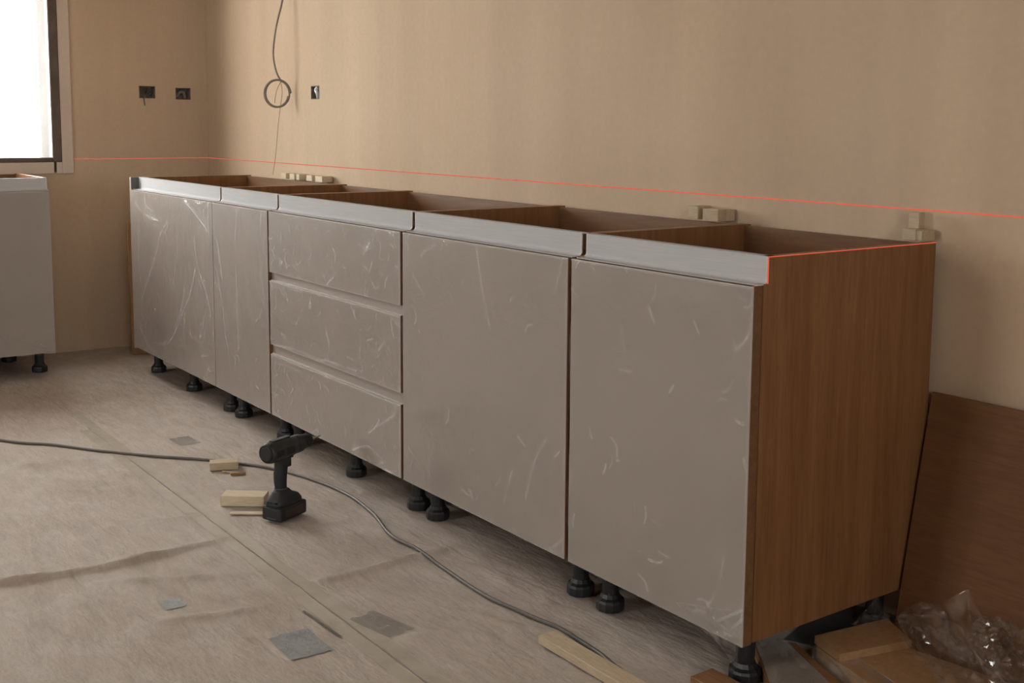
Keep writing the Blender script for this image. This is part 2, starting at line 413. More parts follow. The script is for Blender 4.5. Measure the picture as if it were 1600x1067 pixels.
def sheet_z(X, Y):
    X = np.asarray(X, float); Y = np.asarray(Y, float)
    z = np.zeros(X.shape)
    amp = 0.55 + 0.45 * np.sin(2.7 * X + 3.3 * Y) * np.sin(4.9 * Y - 2.1 * X + 1) + 0.55 * np.exp(-((X - 3.7) / .6) ** 2 - ((Y + 0.78) / .14) ** 2)
    for a, b, p, h in WAVES: z = z + h * np.sin(a * X + b * Y + p + 0.8 * np.sin(3 * X - 2 * Y + p)) * amp
    z = z * 0.75
    for poly, h, w in RIDGES:
        t0 = False
        d = seg_dist(X, Y, poly)
        a, b = np.array(poly[0]), np.array(poly[-1]); L2 = ((b - a) ** 2).sum()
        t = np.clip(((X - a[0]) * (b[0] - a[0]) + (Y - a[1]) * (b[1] - a[1])) / L2, 0, 1)
        tp = np.clip(np.minimum(t, 1 - t) * 5 + (0.6 if t0 else 0.08), 0, 1) * (0.88 + 0.12 * np.sin(19 * t + 9 * h * 100))
        z = z + 0.95 * h * tp * (np.exp(-(d / (0.8 * w)) ** 2) + 0.45 * np.exp(-(d / (2.6 * w)) ** 2))
    # kept flat along the wall and where the cabinets stand
    calm = np.clip((-0.60 - Y) / 0.12, 0.25, 1)
    return np.clip(0.0035 + z * calm, 0.0012, 0.03)
def grid_obj(name, xs, ys, zfun, mat, parent=None):
    X, Y = np.meshgrid(xs, ys, indexing='ij'); Z = zfun(X, Y)
    V = np.stack([X, Y, Z], -1).reshape(-1, 3); nx, ny = len(xs), len(ys)
    i = np.arange(nx - 1)[:, None] * ny + np.arange(ny - 1)[None, :]
    F = np.stack([i, i + ny, i + ny + 1, i + 1], -1).reshape(-1, 4)
    return obj(name, (V.tolist(), [], F.tolist()), mat, parent, True)
fx = np.arange(0.004, ROOM_X, 0.0125); fxc = np.concatenate([np.arange(0.004, 5.2, 0.0125), np.arange(5.2, ROOM_X, 0.08)])
tag(grid_obj('floor_sheet', fxc, np.arange(SEAM + 0.0004, -0.002, 0.0125), sheet_z, 'felt_sheet'),
    'crumpled beige protective felt sheet lying on the floor under the long cabinet row', 'floor covering')
tag(grid_obj('floor_sheet', fxc, np.concatenate([np.arange(ROOM_Y + 0.004, -2.4, 0.08), np.linspace(-2.4, SEAM - 0.0012, 104)]), sheet_z, 'felt_sheet'),
    'crumpled beige felt sheet beyond the taped seam, with long folds and a small patch', 'floor covering')
def strip_on_floor(name, a, b, w, mat, label, cat, off=0.0012, wob=0.0, jag=0.0):
    a, b = np.array(a[:2]), np.array(b[:2]); L = np.hypot(*(b - a)); d = (b - a) / L; nrm = np.array([-d[1], d[0]])
    n = max(4, int(L / 0.012)); k = max(3, int(w / 0.012) + 1); V = []
    for i in range(n + 1):
        for j in range(k):
            s = (j / (k - 1) - 0.5) * w
            e = jag * rng.uniform(-1, 1) if i in (0, n) else 0
            p = a + d * (L * i / n + e) + nrm * (s + wob * math.sin(i * 0.06) + wob * .5 * math.sin(i * .021 + 2)); V.append((p[0], p[1]))
    V = np.array(V); Z = sheet_z(V[:, 0], V[:, 1]) + off
    F = [(i * k + j, (i + 1) * k + j, (i + 1) * k + j + 1, i * k + j + 1) for i in range(n) for j in range(k - 1)]
    return tag(obj(name, ([(x, y, z) for (x, y), z in zip(V, Z)], [], F), mat, None, True), label, cat)
strip_on_floor('adhesive_tape', (1.30, SEAM + 0.020), (4.6, SEAM + 0.020), 0.035, 'clear_tape', 'translucent tape strip along the floor seam, on the cabinet side of it', 'tape', 0.0014, 0.0015)
strip_on_floor('adhesive_tape', (1.62, SEAM - 0.024), (4.6, SEAM - 0.024), 0.035, 'clear_tape', 'translucent tape strip along the floor seam, on the far side from the cabinets', 'tape', 0.0018, 0.0015)
strip_on_floor('duct_tape_patch', (3.71, -1.247), (3.85, -1.25), 0.098, 'duct_tape', 'large grey duct tape patch on the floor sheet beside the taped seam', 'tape', 0.0020, 0, 0.004)
strip_on_floor('duct_tape_patch', (3.365, -1.408), (3.425, -1.408), 0.052, 'duct_tape', 'small square grey tape patch alone on the floor sheet', 'tape', 0.0016, 0, 0.004)
def mat_faint():
    m, nt, out = newmat('faint_patch')
    n = noise(nt, coords(nt), 25, 6, 0.7, 1)
    p = principled(nt, out, ramp(nt, n, [(0.3, (0.22, 0.20, 0.18)), (0.7, (0.34, 0.31, 0.29))]), 0.5)
    p.inputs['Alpha'].default_value = 0.5
mat_faint()
strip_on_floor('duct_tape_patch', (3.72, -1.06), (3.86, -1.03), 0.075, 'faint_patch', 'faded dusty tape patch on the floor sheet between the seam and the cable', 'tape', 0.0022, 0, 0.006)
strip_on_floor('duct_tape_patch', (1.92, -0.87), (2.04, -0.865), 0.075, 'faint_patch', 'faded tape patch on the floor sheet in front of the narrow cabinet', 'tape', 0.0016, 0, 0.006)
mat_plain('slit_shade', (0.13, 0.11, 0.095), 0.8)  # tone of shadowed felt, put into the colour of the slit
strip_on_floor('dark_slit', (3.62, -1.165), (3.80, -1.157), 0.007, 'slit_shade', 'dark torn slit in the floor sheet beside the large duct tape patch', 'tear', 0.0026)

# ------------------------------------------------------------------ cabinets
GAP, DEP, TH = 0.0387, 0.56, 0.0251
ZT, ZD, ZB = 0.9213, 0.863, 0.1217
YC = -(GAP + DEP)               # carcass front
YF = YC - TH                    # face of the fronts
XS = [0.6559, 1.673, 2.2178, 3.1695, 3.9634, 4.5415]
T = 0.018
def film_mesh(name, x0, x1, z0, z1, y, creases, parent, seed, scatter=0, edge=0.25, mat='door_film'):
    """a wrinkled skin of clear film over a front (local coordinates, facing -Y)"""
    r = np.random.default_rng(seed); s = 0.0042
    nx, nz = int((x1 - x0) / s) + 2, int((z1 - z0) / s) + 2
    xs, zs = np.linspace(x0, x1, nx), np.linspace(z0, z1, nz)
    X, Z = np.meshgrid(xs, zs, indexing='ij'); H = np.zeros(X.shape); C = np.zeros(X.shape)
    for poly, st in creases:
        poly = [(p[0], p[1]) for p in catmull([(a, b, 0) for a, b in poly], 5)]
        d = seg_dist(X, Z, poly); H += 0.0018 * st * np.exp(-(d / 0.008) ** 2)
        brk = 0.55 + 0.45 * np.sin(37 * X + 51 * Z + seed) * np.sin(23 * Z - 19 * X)
        C += 0.85 * st * np.exp(-(d / 0.0036) ** 2) * brk + 0.10 * st * np.exp(-(d / 0.03) ** 2)
    for k in range(scatter):
        # short creases gather towards the edges, where the film was wrapped over
        side = r.integers(0, 4); u = abs(r.normal(0, 0.22)) * min(x1 - x0, 0.6); w = abs(r.normal(0, 0.22)) * min(z1 - z0, 0.6)
        cx = (x0 + u) if side == 0 else (x1 - u) if side == 1 else r.uniform(x0, x1)
        cz = (z1 - w) if side == 2 else (z0 + w) if side == 3 else r.uniform(z0, z1)
        a = r.uniform(0, math.pi); L = r.uniform(0.004, 0.022); bend = r.normal(0, 0.3) * L
        pl = [(cx - L * math.cos(a), cz - L * math.sin(a)), (cx - bend * math.sin(a), cz + bend * math.cos(a)), (cx + L * math.cos(a), cz + L * math.sin(a))]
        st = r.uniform(0.15, 0.7) ** 1.3
        pl = [(p[0], p[1]) for p in catmull([(q[0], q[1], 0) for q in pl], 4)]
        d = seg_dist(X, Z, pl); H += 0.001 * st * np.exp(-(d / 0.006) ** 2); C += 0.7 * st * np.exp(-(d / 0.003) ** 2)
    de = np.minimum(np.minimum(X - x0, x1 - X), np.minimum(Z - z0, z1 - Z))
    C = 1.25 * C + edge * np.exp(-(de / 0.004) ** 2) + 0.5 * np.exp(-((z1 - Z) / 0.004) ** 2)
    for k in range(8):
        a, f, p = r.uniform(0, math.pi), r.uniform(10, 45), r.uniform(0, 6.28)
        H += 0.00035 * np.sin(f * (X * math.cos(a) + Z * math.sin(a)) + p + 1.3 * np.sin(7 * X + 5 * Z + p))
    H = np.clip(H + 0.0018, 0.0006, 0.008)
    V = np.stack([X, y - H, Z], -1).reshape(-1, 3)
    i = np.arange(nx - 1)[:, None] * nz + np.arange(nz - 1)[None, :]
    F = np.stack([i, i + nz, i + nz + 1, i + 1], -1).reshape(-1, 4)
    o = obj(name, (V.tolist(), [], F.tolist()), mat, parent, True)
    at = o.data.attributes.new('crease', 'FLOAT', 'POINT'); at.data.foreach_set('value', np.clip(C, 0, 1.3).reshape(-1).astype(np.float32))
    return o
def leg_bm():
    bm = bmesh.new()
    lathe([(0.0285, 0.125), (0.0285, 0.116), (0.0225, 0.112), (0.0205, 0.06), (0.0200, 0.030)], 20, 2, bm=bm)
    box(-0.036, 0.036, -0.010, 0.010, 0.117, 0.125, 0, 1, bm)
    box(-0.006, 0.006, -0.030, -0.019, 0.088, 0.117, 0, 1, bm)
    return bm
def foot_bm():
    return lathe([(0.0345, 0.0), (0.0355, 0.004), (0.0355, 0.020), (0.0335, 0.026), (0.026, 0.031), (0.022, 0.040)], 12, 2)
LEG_ME = FOOT_ME = None
def leg(root, x, y, z=0.006):
    global LEG_ME, FOOT_ME
    if LEG_ME is None:
        l = obj('leg', leg_bm(), 'black_plastic', root, False); f = obj('foot', foot_bm(), 'black_plastic', l, False)
        LEG_ME, FOOT_ME = l.data, f.data
    else:
        l = bpy.data.objects.new('leg', LEG_ME); f = bpy.data.objects.new('foot', FOOT_ME)
        COL.objects.link(l); COL.objects.link(f); l.parent = root; f.parent = l
    l.location = (x, y, z)
    return l
PROFILE = [(0.012, ZT), (0.012, ZD + 0.014)]
for k in range(1, 7):
    a = k / 6 * math.pi / 2
    PROFILE.append((0.012 - 0.012 * (1 - math.cos(a)), ZD + 0.014 - 0.0105 * math.sin(a)))
PROFILE += [(-0.017, ZD + 0.0030), (-0.017, ZD + 0.0012)]
PROFILE += [(0.002, ZD + 0.0012), (0.0090, ZD + 0.0045), (0.0138, ZD + 0.009), (0.0150, ZD + 0.014), (0.0150, ZT - 0.0025), (0.034, ZT - 0.0025), (0.034, ZT)]

def front(root, name, x0, x1, z0, z1):
    """a lacquered front: taupe face, walnut edge band"""
    d = obj(name, box(x0, x1, -TH, -0.0012, z0, z1, 0.0008), 'walnut_along', root)
    f = obj('face_panel', box(x0, x1, -TH - 0.0012, -TH, z0, z1), 'taupe_front', d)
    return d
def cabinet(label, w, loc, rz=0, legs=(), drawers=False, filler=False, creases=(), seed=1, scatter=10, margin=0.014, end=False):
    r = thing('base_cabinet', label, 'cabinet', loc, rz)
    for k, x in enumerate((0.0004, w - T - 0.0004)):
        nd = 0.0125 if (end and k == 1) else 0.032
        side = [(0.0, ZB + 0.004), (DEP, ZB + 0.004), (DEP, ZT), (nd, ZT), (nd, ZD + 0.004), (0.0, ZD + 0.004)]
        s = obj('side_panel', prism(side, 0, x, x + T), 'walnut_vertical', r)
    obj('bottom_panel', box(T, w - T, 0.002, DEP - 0.02, ZB + 0.004, ZB + 0.004 + T), 'walnut_along', r)
    obj('back_panel', box(T, w - T, DEP - 0.024, DEP - 0.012, ZB + 0.006, ZT - 0.004), 'walnut_along', r)
    obj('rear_rail', box(T, w - T, DEP - 0.112, DEP - 0.025, ZT - 0.13, ZT - 0.112), 'walnut_along', r)
    if not drawers: obj('shelf', box(T, w - T, 0.03, DEP - 0.03, 0.48, 0.48 + T), 'walnut_along', r)
    e0 = 0.007 if not filler else 0.002
    e1 = w - (0.001 if end else 0.010)
    pr = obj('handle_profile', prism(PROFILE, 0, e0 + 0.005, e1 - 0.005), 'aluminium', r)
    cap = [(-0.013, ZD + 0.0005), (-0.013, ZD + 0.006), (0.0110, ZD + 0.022), (0.0110, ZT), (0.0155, ZT), (0.0155, ZD + 0.0005)]
    obj('end_cap', prism(PROFILE, 0, e1 - 0.005, e1), 'profile_cap', pr)
    obj('end_cap', prism(PROFILE, 0, e0, e0 + 0.005), 'profile_cap', pr)
    if filler:
        f = obj('filler_panel', box(-0.021, -0.001, -TH, 0.30, 0.112, ZT, 0.001), 'taupe_front', r)
        obj('profile_return', box(-0.0008, 0.002, -TH + 0.001, 0.012, ZD + 0.002, ZT), 'grey_sheet', r)
    g = 0.0016
    if not drawers:
        d = front(r, 'door', g - (0.018 if filler else 0), w - margin, ZB, ZD)
        film_mesh('plastic_film', g - (0.018 if filler else 0), w - margin, ZB, ZD, -TH - 0.0012, creases, d, seed, scatter)
    else:
        zz = [(0.645, ZD), (0.382, 0.614), (ZB, 0.346)]
        for k, (a, b) in enumerate(zz):
            d = front(r, 'drawer_front', g, w - margin, a, b)
            film_mesh('plastic_film', g, w - margin, a, b, -TH - 0.0012, [c for c in creases if a < c[0][0][1] < b], d, seed + k, scatter, 0.4)
        for a, b in ((0.614, 0.645), (0.346, 0.382)):
            ch = [(-0.006, b + 0.02), (-0.004, b + 0.02), (-0.004, a - 0.008), (-0.020, a - 0.008), (-0.020, a - 0.010), (0.0, a - 0.010)]
            ch = [(-0.0011, b + 0.004), (-0.0011, a - 0.002), (-0.006, a + 0.002), (-0.0105, a + 0.009), (-0.0112, b + 0.004)]
            c = obj('drawer_channel', box(-0.010, w - 0.004, -0.0125, -0.0015, a + 0.0005, b - 0.0005), 'taupe_front', r)
            obj('lip', box(g, w - margin, -TH + 0.002, -0.0126, a + 0.0002, a + 0.0022), 'pale_edge', c)
    for x, y in legs: leg(r, x, y)
    return r
def dp(off, sc, x0):
    """pixel in an enlarged view of the photograph -> position on the plane of the fronts, relative to a cabinet"""
    def f(*pts):
        out = []
        for a, b in pts:
            p = on(off[0] + a / sc, off[1] + b / sc, 1, YF); out.append((p[0] - x0, p[2]))
        return out
    return f
d1 = dp((200, 290), 3.44, XS[0])
cr1 = [(d1((305, 82), (345, 125), (385, 180), (420, 228), (440, 265)), 1.2), (d1((218, 190), (180, 260), (150, 380), (120, 480), (80, 600)), .6),
       (d1((365, 280), (372, 400), (400, 500), (430, 600), (450, 690)), .55), (d1((365, 450), (340, 570), (300, 680), (270, 760), (235, 830), (200, 855), (150, 840)), .7),
       (d1((305, 540), (295, 640), (265, 750)), .6), (d1((45, 90), (70, 130), (110, 165), (150, 185)), 1.0), (d1((90, 60), (100, 110), (140, 140)), .8),
       (d1((130, 180), (150, 183), (165, 190)), 1.3), (d1((425, 600), (410, 740), (390, 830)), .5), (d1((435, 95), (432, 180), (440, 250)), 1.0),
       (d1((75, 770), (110, 850), (165, 920)), .7), (d1((440, 980), (430, 1010), (420, 1040)), .5), (d1((270, 260), (262, 420), (250, 520)), .35), (d1((60, 200), (66, 400), (80, 560)), .45),
       (d1((310, 690), (305, 800)), .35), (d1((360, 90), (390, 105), (410, 95)), .9), (d1((205, 250), (230, 190), (260, 150)), .4)]
d2 = dp((200, 290), 3.44, XS[1])
cr2 = [(d2((458, 240), (480, 290), (500, 400), (515, 520)), .8), (d2((480, 450), (510, 640), (530, 800), (545, 890)), .5), (d2((585, 450), (590, 640), (600, 880)), .5),
       (d2((700, 300), (720, 480), (740, 620)), .4), (d2((590, 150), (580, 300)), .4), (d2((720, 150), (715, 280)), .35), (d2((460, 500), (500, 560)), .4)]
dd = dp((400, 380), 2.808, XS[2])
cr3 = [(dd((90, 60), (70, 20)), .5), (dd((190, 130), (165, 90)), .5), (dd((345, 150), (330, 165), (315, 190)), .7), (dd((245, 45), (235, 80)), .7), (dd((480, 25), (510, 20)), .9),
       (dd((100, 450), (180, 465), (250, 500), (310, 515)), .7), (dd((310, 380), (325, 440), (320, 500)), .5), (dd((310, 510), (400, 545), (470, 560)), .7), (dd((75, 200), (110, 190), (200, 215)), .4), (dd((540, 470), (570, 430)), .35),
       (dd((430, 905), (490, 890), (540, 925)), .9), (dd((500, 830), (560, 790), (620, 750)), .6), (dd((150, 800), (120, 720), (110, 650)), .4), (dd((560, 990), (620, 1010)), .6), (dd((80, 520), (200, 560)), .4)]
d4 = dp((620, 280), 4.447, XS[3]); d4b = dp((540, 680), 3.333, XS[3])
cr4 = [(d4((560, 490), (600, 740), (650, 1000)), .45), (d4((75, 560), (140, 700), (200, 800)), .25), (d4((180, 530), (220, 490), (270, 480)), .4), (d4((60, 400), (90, 480)), .5), (d4((1140, 640), (1110, 780)), .25),
       (d4b((1050, 20), (990, 140), (950, 310)), .35), (d4b((870, 190), (830, 340)), .25), (d4b((1060, 600), (1110, 560), (1135, 545)), .3), (d4b((330, 60), (420, 200)), .25)]
d5 = dp((880, 300), 4.103, XS[4]); d5b = dp((1040, 860), 2.857, XS[4])
cr5 = [(d5((180, 440), (215, 510)), .5), (d5((90, 480), (110, 440)), .6), (d5((790, 620), (830, 640)), .4), (d5((900, 670), (985, 750)), .3), (d5((1205, 880), (1170, 960), (1110, 1010)), .45), (d5((1140, 670), (1170, 690)), .4), (d5((380, 860), (400, 1020)), .2),
       (d5b((270, 30), (230, 180), (160, 300)), .3), (d5b((350, 265), (290, 290), (240, 310)), .8), (d5b((355, 300), (300, 350), (270, 380)), .7), (d5b((330, 380), (290, 375), (260, 372)), .6)]
BY = YC
def lx(i, *xs): return [(x - XS[i], 0.055) for x in xs] + [(0.07, 0.49), (XS[i + 1] - XS[i] - 0.07, 0.49)]
cabinet('wide base cabinet in creased film with a filler panel, closest to the wall corner', XS[1] - XS[0], (XS[0], BY, 0), 0, lx(0, 0.735, 1.20, 1.632), filler=True, creases=cr1, seed=3, scatter=90, margin=0.005)
cabinet('narrow single-door base cabinet between the three-drawer unit and the creased wide door', XS[2] - XS[1], (XS[1], BY, 0), 0, lx(1, 1.757, 2.16), creases=cr2, seed=8, scatter=40)
cabinet('base cabinet with three film-wrapped grey drawers, behind the cordless drill', XS[3] - XS[2], (XS[2], BY, 0), 0, lx(2, 2.275, 2.715, 3.121), drawers=True, creases=cr3, seed=15, scatter=70)
cabinet('base cabinet with one wide taupe door beside the three drawers', XS[4] - XS[3], (XS[3], BY, 0), 0, lx(3, 3.233, 3.915), creases=cr4, seed=23, scatter=30)
c5 = cabinet('end base cabinet with an exposed brown wood side, beside the leaning board', XS[5] - XS[4], (XS[4], BY, 0), 0, lx(4, 4.03, 4.473), creases=cr5, seed=31, scatter=34, margin=0.002, end=True)
# loose corner of film hanging below the last door
def crumple(name, P, nu, nv, amp, seed, mat, parent=None, crease=0.25):
    """bilinear patch P[2][2] (or finer control grid) crumpled by ridged noise"""
    r = np.random.default_rng(seed); P = np.array(P, float); m, n = P.shape[:2]
    V = np.zeros((nu, nv, 3))
    for i in range(nu):
        for j in range(nv):
            a, b = i / (nu - 1) * (m - 1), j / (nv - 1) * (n - 1); i0, j0 = min(int(a), m - 2), min(int(b), n - 2); s, t = a - i0, b - j0
            s2, t2 = s * s * (3 - 2 * s), t * t * (3 - 2 * t)
            V[i, j] = (P[i0, j0] * (1 - s2) + P[i0 + 1, j0] * s2) * (1 - t2) + (P[i0, j0 + 1] * (1 - s2) + P[i0 + 1, j0 + 1] * s2) * t2
    du = np.gradient(V, axis=0); dv = np.gradient(V, axis=1); nr = np.cross(du, dv); nr /= np.linalg.norm(nr, axis=-1, keepdims=True) + 1e-9
    h = np.zeros((nu, nv)); U, W = np.meshgrid(np.linspace(0, 1, nu), np.linspace(0, 1, nv), indexing='ij')
    for k in range(9):
        a, f, p = r.uniform(0, math.pi), r.uniform(6, 34), r.uniform(0, 6.28)
        x = f * (U * math.cos(a) + W * math.sin(a)) + p + 1.5 * np.sin(5 * U + 7 * W + p)
        h += (1 - 2 * np.abs(np.sin(x / 2))) * 6 / f
    h = h / np.abs(h).max()
    V = V + nr * (h * amp)[..., None]
    i = np.arange(nu - 1)[:, None] * nv + np.arange(nv - 1)[None, :]
    F = np.stack([i, i + nv, i + nv + 1, i + 1], -1).reshape(-1, 4)
    o = obj(name, (V.reshape(-1, 3).tolist(), [], F.tolist()), mat, parent, False)
    C = np.clip((np.abs(h) - 0.45) * 1.6, 0, 1) * crease + 0.35 * crease * (r.random((nu, nv)) > .93)
    C[0] += crease; C[-1] += crease; C[:, 0] += crease; C[:, -1] += crease
    at = o.data.attributes.new('crease', 'FLOAT', 'POINT'); at.data.foreach_set('value', C.reshape(-1).astype(np.float32))
    return o
w5 = XS[5] - XS[4]
crumple('film_flap', [[(w5 - 0.20, -TH - 0.004, ZB + 0.03), (w5 - 0.09, -TH - 0.006, ZB + 0.055), (w5 - 0.008, -TH - 0.004, ZB + 0.075)], [(w5 - 0.15, -TH - 0.004, ZB + 0.006), (w5 - 0.07, -TH - 0.008, ZB + 0.01), (w5 - 0.006, -TH - 0.010, ZB + 0.02)],
                      [(w5 - 0.075, -TH - 0.004, ZB - 0.012), (w5 - 0.045, -TH - 0.007, ZB - 0.025), (w5 - 0.012, -TH - 0.008, ZB - 0.045)]], 26, 40, 0.004, 5, 'loose_film', c5, 0.45)

# the cabinet on the window wall, facing into the room (its end shows the brown side)
XL, YLE = 0.563, -0.970
cl = cabinet('film-covered base cabinet standing alone under the window', 0.90, (XL - 0.0, YLE - 0.90, 0), math.pi / 2, [(0.90 - 0.035, 0.14), (0.07, 0.14), (0.09, 0.47), (0.80, 0.47)], creases=[([(0.72, .20), (0.80, .16), (0.87, .14)], .4), ([(0.6, .3), (0.70, .17)], .25)], seed=44, scatter=10, margin=0.002, end=True)
crumple('film_flap', [[(0.80, -TH - 0.004, ZB + 0.05), (0.888, -TH - 0.006, ZB + 0.09)], [(0.80, -TH - 0.004, ZB - 0.004), (0.905, -TH - 0.006, ZB - 0.012)]], 12, 14, 0.004, 6, 'loose_film', cl, 0.2)

# ------------------------------------------------------------------ laser line
def laser_strip(bm, pts, nrm, w=0.0028):  # glowing strip drawn where the laser's light would fall
    nrm = Vector(nrm)
    for a, b in zip(pts, pts[1:]):
        a, b = Vector(a), Vector(b); d = (b - a).normalized(); s = d.cross(nrm).normalized() * w / 2; o = nrm * 0.0012
        vs = [a - s, b - s, b + s, a + s]
        top = [bm.verts.new(v + o) for v in vs]; bot = [bm.verts.new(v + o * 0.3) for v in vs]
        bm.faces.new(top); bm.faces.new(bot[::-1])
        for k in range(4): bm.faces.new((top[k], bot[k], bot[(k + 1) % 4], top[(k + 1) % 4]))
    return bm
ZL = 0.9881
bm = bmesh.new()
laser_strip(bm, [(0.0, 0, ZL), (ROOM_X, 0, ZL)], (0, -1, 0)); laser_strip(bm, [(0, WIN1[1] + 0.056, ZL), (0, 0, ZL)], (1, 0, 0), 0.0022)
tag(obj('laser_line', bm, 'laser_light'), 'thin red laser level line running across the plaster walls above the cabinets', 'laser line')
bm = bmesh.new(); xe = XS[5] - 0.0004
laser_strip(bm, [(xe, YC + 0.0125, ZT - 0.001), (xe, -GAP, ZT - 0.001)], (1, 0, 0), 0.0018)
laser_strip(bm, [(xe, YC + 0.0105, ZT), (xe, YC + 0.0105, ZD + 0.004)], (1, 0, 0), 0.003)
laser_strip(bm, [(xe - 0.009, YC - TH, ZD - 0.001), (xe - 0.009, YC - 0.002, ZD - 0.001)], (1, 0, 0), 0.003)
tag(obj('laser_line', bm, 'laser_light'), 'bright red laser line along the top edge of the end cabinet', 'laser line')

# ------------------------------------------------------------------ wall sockets
def socket(name, label, to3, u0, u1, v0, v1, wire=None, blob=None):
    r = thing(name, label, 'socket box', to3((u0 + u1) / 2, v0, 0))
    def L(p): return tuple(np.array(p) - np.array(to3((u0 + u1) / 2, v0, 0)))
    e = 0.0006; t = 0.003
    def bx(nm, a, b, c, d, d0, d1, mat, bev=0.0):
        p, q = L(to3(a, c, d0)), L(to3(b, d, d1))
        return obj(nm, box(*[s for k in range(3) for s in sorted((p[k], q[k]))], bev), mat, r)
    bx('box_back', u0 + e, u1 - e, v0 + e, v1 - e, 0.044, 0.048, 'socket_plastic')
    for a, b, c, d in ((u0 + e, u0 + e + t, v0 + e, v1 - e), (u1 - e - t, u1 - e, v0 + e, v1 - e), (u0 + e + t, u1 - e - t, v0 + e, v0 + e + t), (u0 + e + t, u1 - e - t, v1 - e - t, v1 - e)):
        bx('box_side', a, b, c, d, -0.0015, 0.044, 'socket_plastic')
    if wire:
        obj('wire', tube([L(p) for p in catmull([to3(*w) for w in wire], 6)], 0.0028, 6), 'grey_cable', r, True)
    if blob: 
        mt, pts, rr = blob
        obj('wire_bundle', tube([L(p) for p in catmull([to3(*w) for w in pts], 6)], rr, 8), mt, r, True)
    return r
tl = lambda u, v, d: (-d, u, v); tb = lambda u, v, d: (u, d, v)
u, v = -0.335, 1.33
socket('socket_box', 'open socket box in the wall with a cut wire hanging out, next to the window', tl, *SB1, wire=[(u + .01, v + .012, .03), (u - .004, v + .002, .0), (u - .008, v - .03, -.014), (u - .003, v - .068, -.012)],
       blob=('grey_cable', [(u + .02, v - .005, .038), (u + .032, v + .014, .02), (u + .045, v + .002, .03), (u + .03, v - .012, .036)], 0.006))
u, v = -0.13, 1.325
socket('socket_box', 'open empty socket box in the wall between the hanging-wire box and the corner', tl, *SB2, blob=('dark_cable', [(u - .02, v - .015, .036), (u - .012, v + .008, .028), (u + .012, v + .012, .03), (u + .022, v - .018, .036)], 0.009))
u, v = 1.319, 1.313
socket('socket_box', 'open socket box with white filling in the wall beside the coiled cable', tb, *SB3, blob=('white_plastic', [(u + .004, v + .024, .012), (u - .004, v + .012, .006), (u + .012, v, .004), (u + .012, v - .014, .008), (u + .002, v - .022, .014)], 0.0085))

# ------------------------------------------------------------------ cables
RH = np.array([0.584, 0.812, 0]); RH = RH / np.linalg.norm(RH)
C0 = on(433, 146, 1, -0.068); mpp = np.dot(C0 - CAM, FWD) / FPX
def hp(px, py): return C0 + RH * (px - 433) * mpp + np.array([0, 0, 1]) * (146 - py) * mpp
r = thing('hanging_cable', 'grey cable hanging from above along the wall, ending in a round coil', 'cable', tuple(C0))
pts = [hp(*p) for p in ((446, -60), (446, -20), (443, 5), (434, 40), (429, 70), (428, 90), (432, 112), (438, 125))]
top = np.array(pts[0]); pts = [np.array((top[0], top[1], ROOM_Z - 0.002)), top + np.array((0, 0, 0.25))] + pts
obj('cable', tube([p - C0 for p in catmull(pts, 8)], 0.0047, 8), 'dark_cable', r, True)
ring = []
for k in range(64):
    a = 2 * math.pi * k / 32; ring.append(hp(433 + 19.2 * math.cos(a), 146 - 21.0 * math.sin(a)) + np.array([-0.003, -0.004, 0]) * (k / 32 - 1) - C0)
obj('coil', tube(ring, 0.0047, 8), 'dark_cable', r, True)
obj('loose_wire', tube([p - C0 for p in catmull([hp(*p) for p in ((439, 128), (441, 145), (438, 165), (434, 195), (431, 225), (428, 250), (424, 273))], 8)], 0.0011, 5), 'thread', r, True)
obj('loose_wire', tube([p - C0 for p in catmull([hp(*p) for p in ((439, 128), (433, 140), (430, 152), (429, 161))], 8)], 0.0011, 5), 'thread', r, True)

cp = [(0, 687), (80, 694), (160, 704), (240, 712), (330, 719), (420, 731), (480, 746), (540, 770), (580, 800), (610, 835), (650, 858), (700, 892), (760, 930), (820, 958), (880, 985), (930, 1015), (960, 1040), (1000, 1075), (1040, 1120)]
pts = catmull([np.array((0.25, -2.55, .01)), np.array((0.62, -2.05, .01)), np.array((1.02, -1.72, .01))] + [flo(*p, 0.01) for p in cp], 10)
P2 = np.array(pts); zz = sheet_z(P2[:, 0], P2[:, 1]); zz = np.convolve(np.pad(zz, 3, 'edge'), np.ones(7) / 7, 'valid')
pts = [(p[0], p[1], z + 0.0055) for p, z in zip(pts, zz)]
tag(obj('floor_cable', tube(pts, 0.0052, 8), 'grey_cable', None, True), 'long grey power cable snaking over the floor past the drill', 'cable')

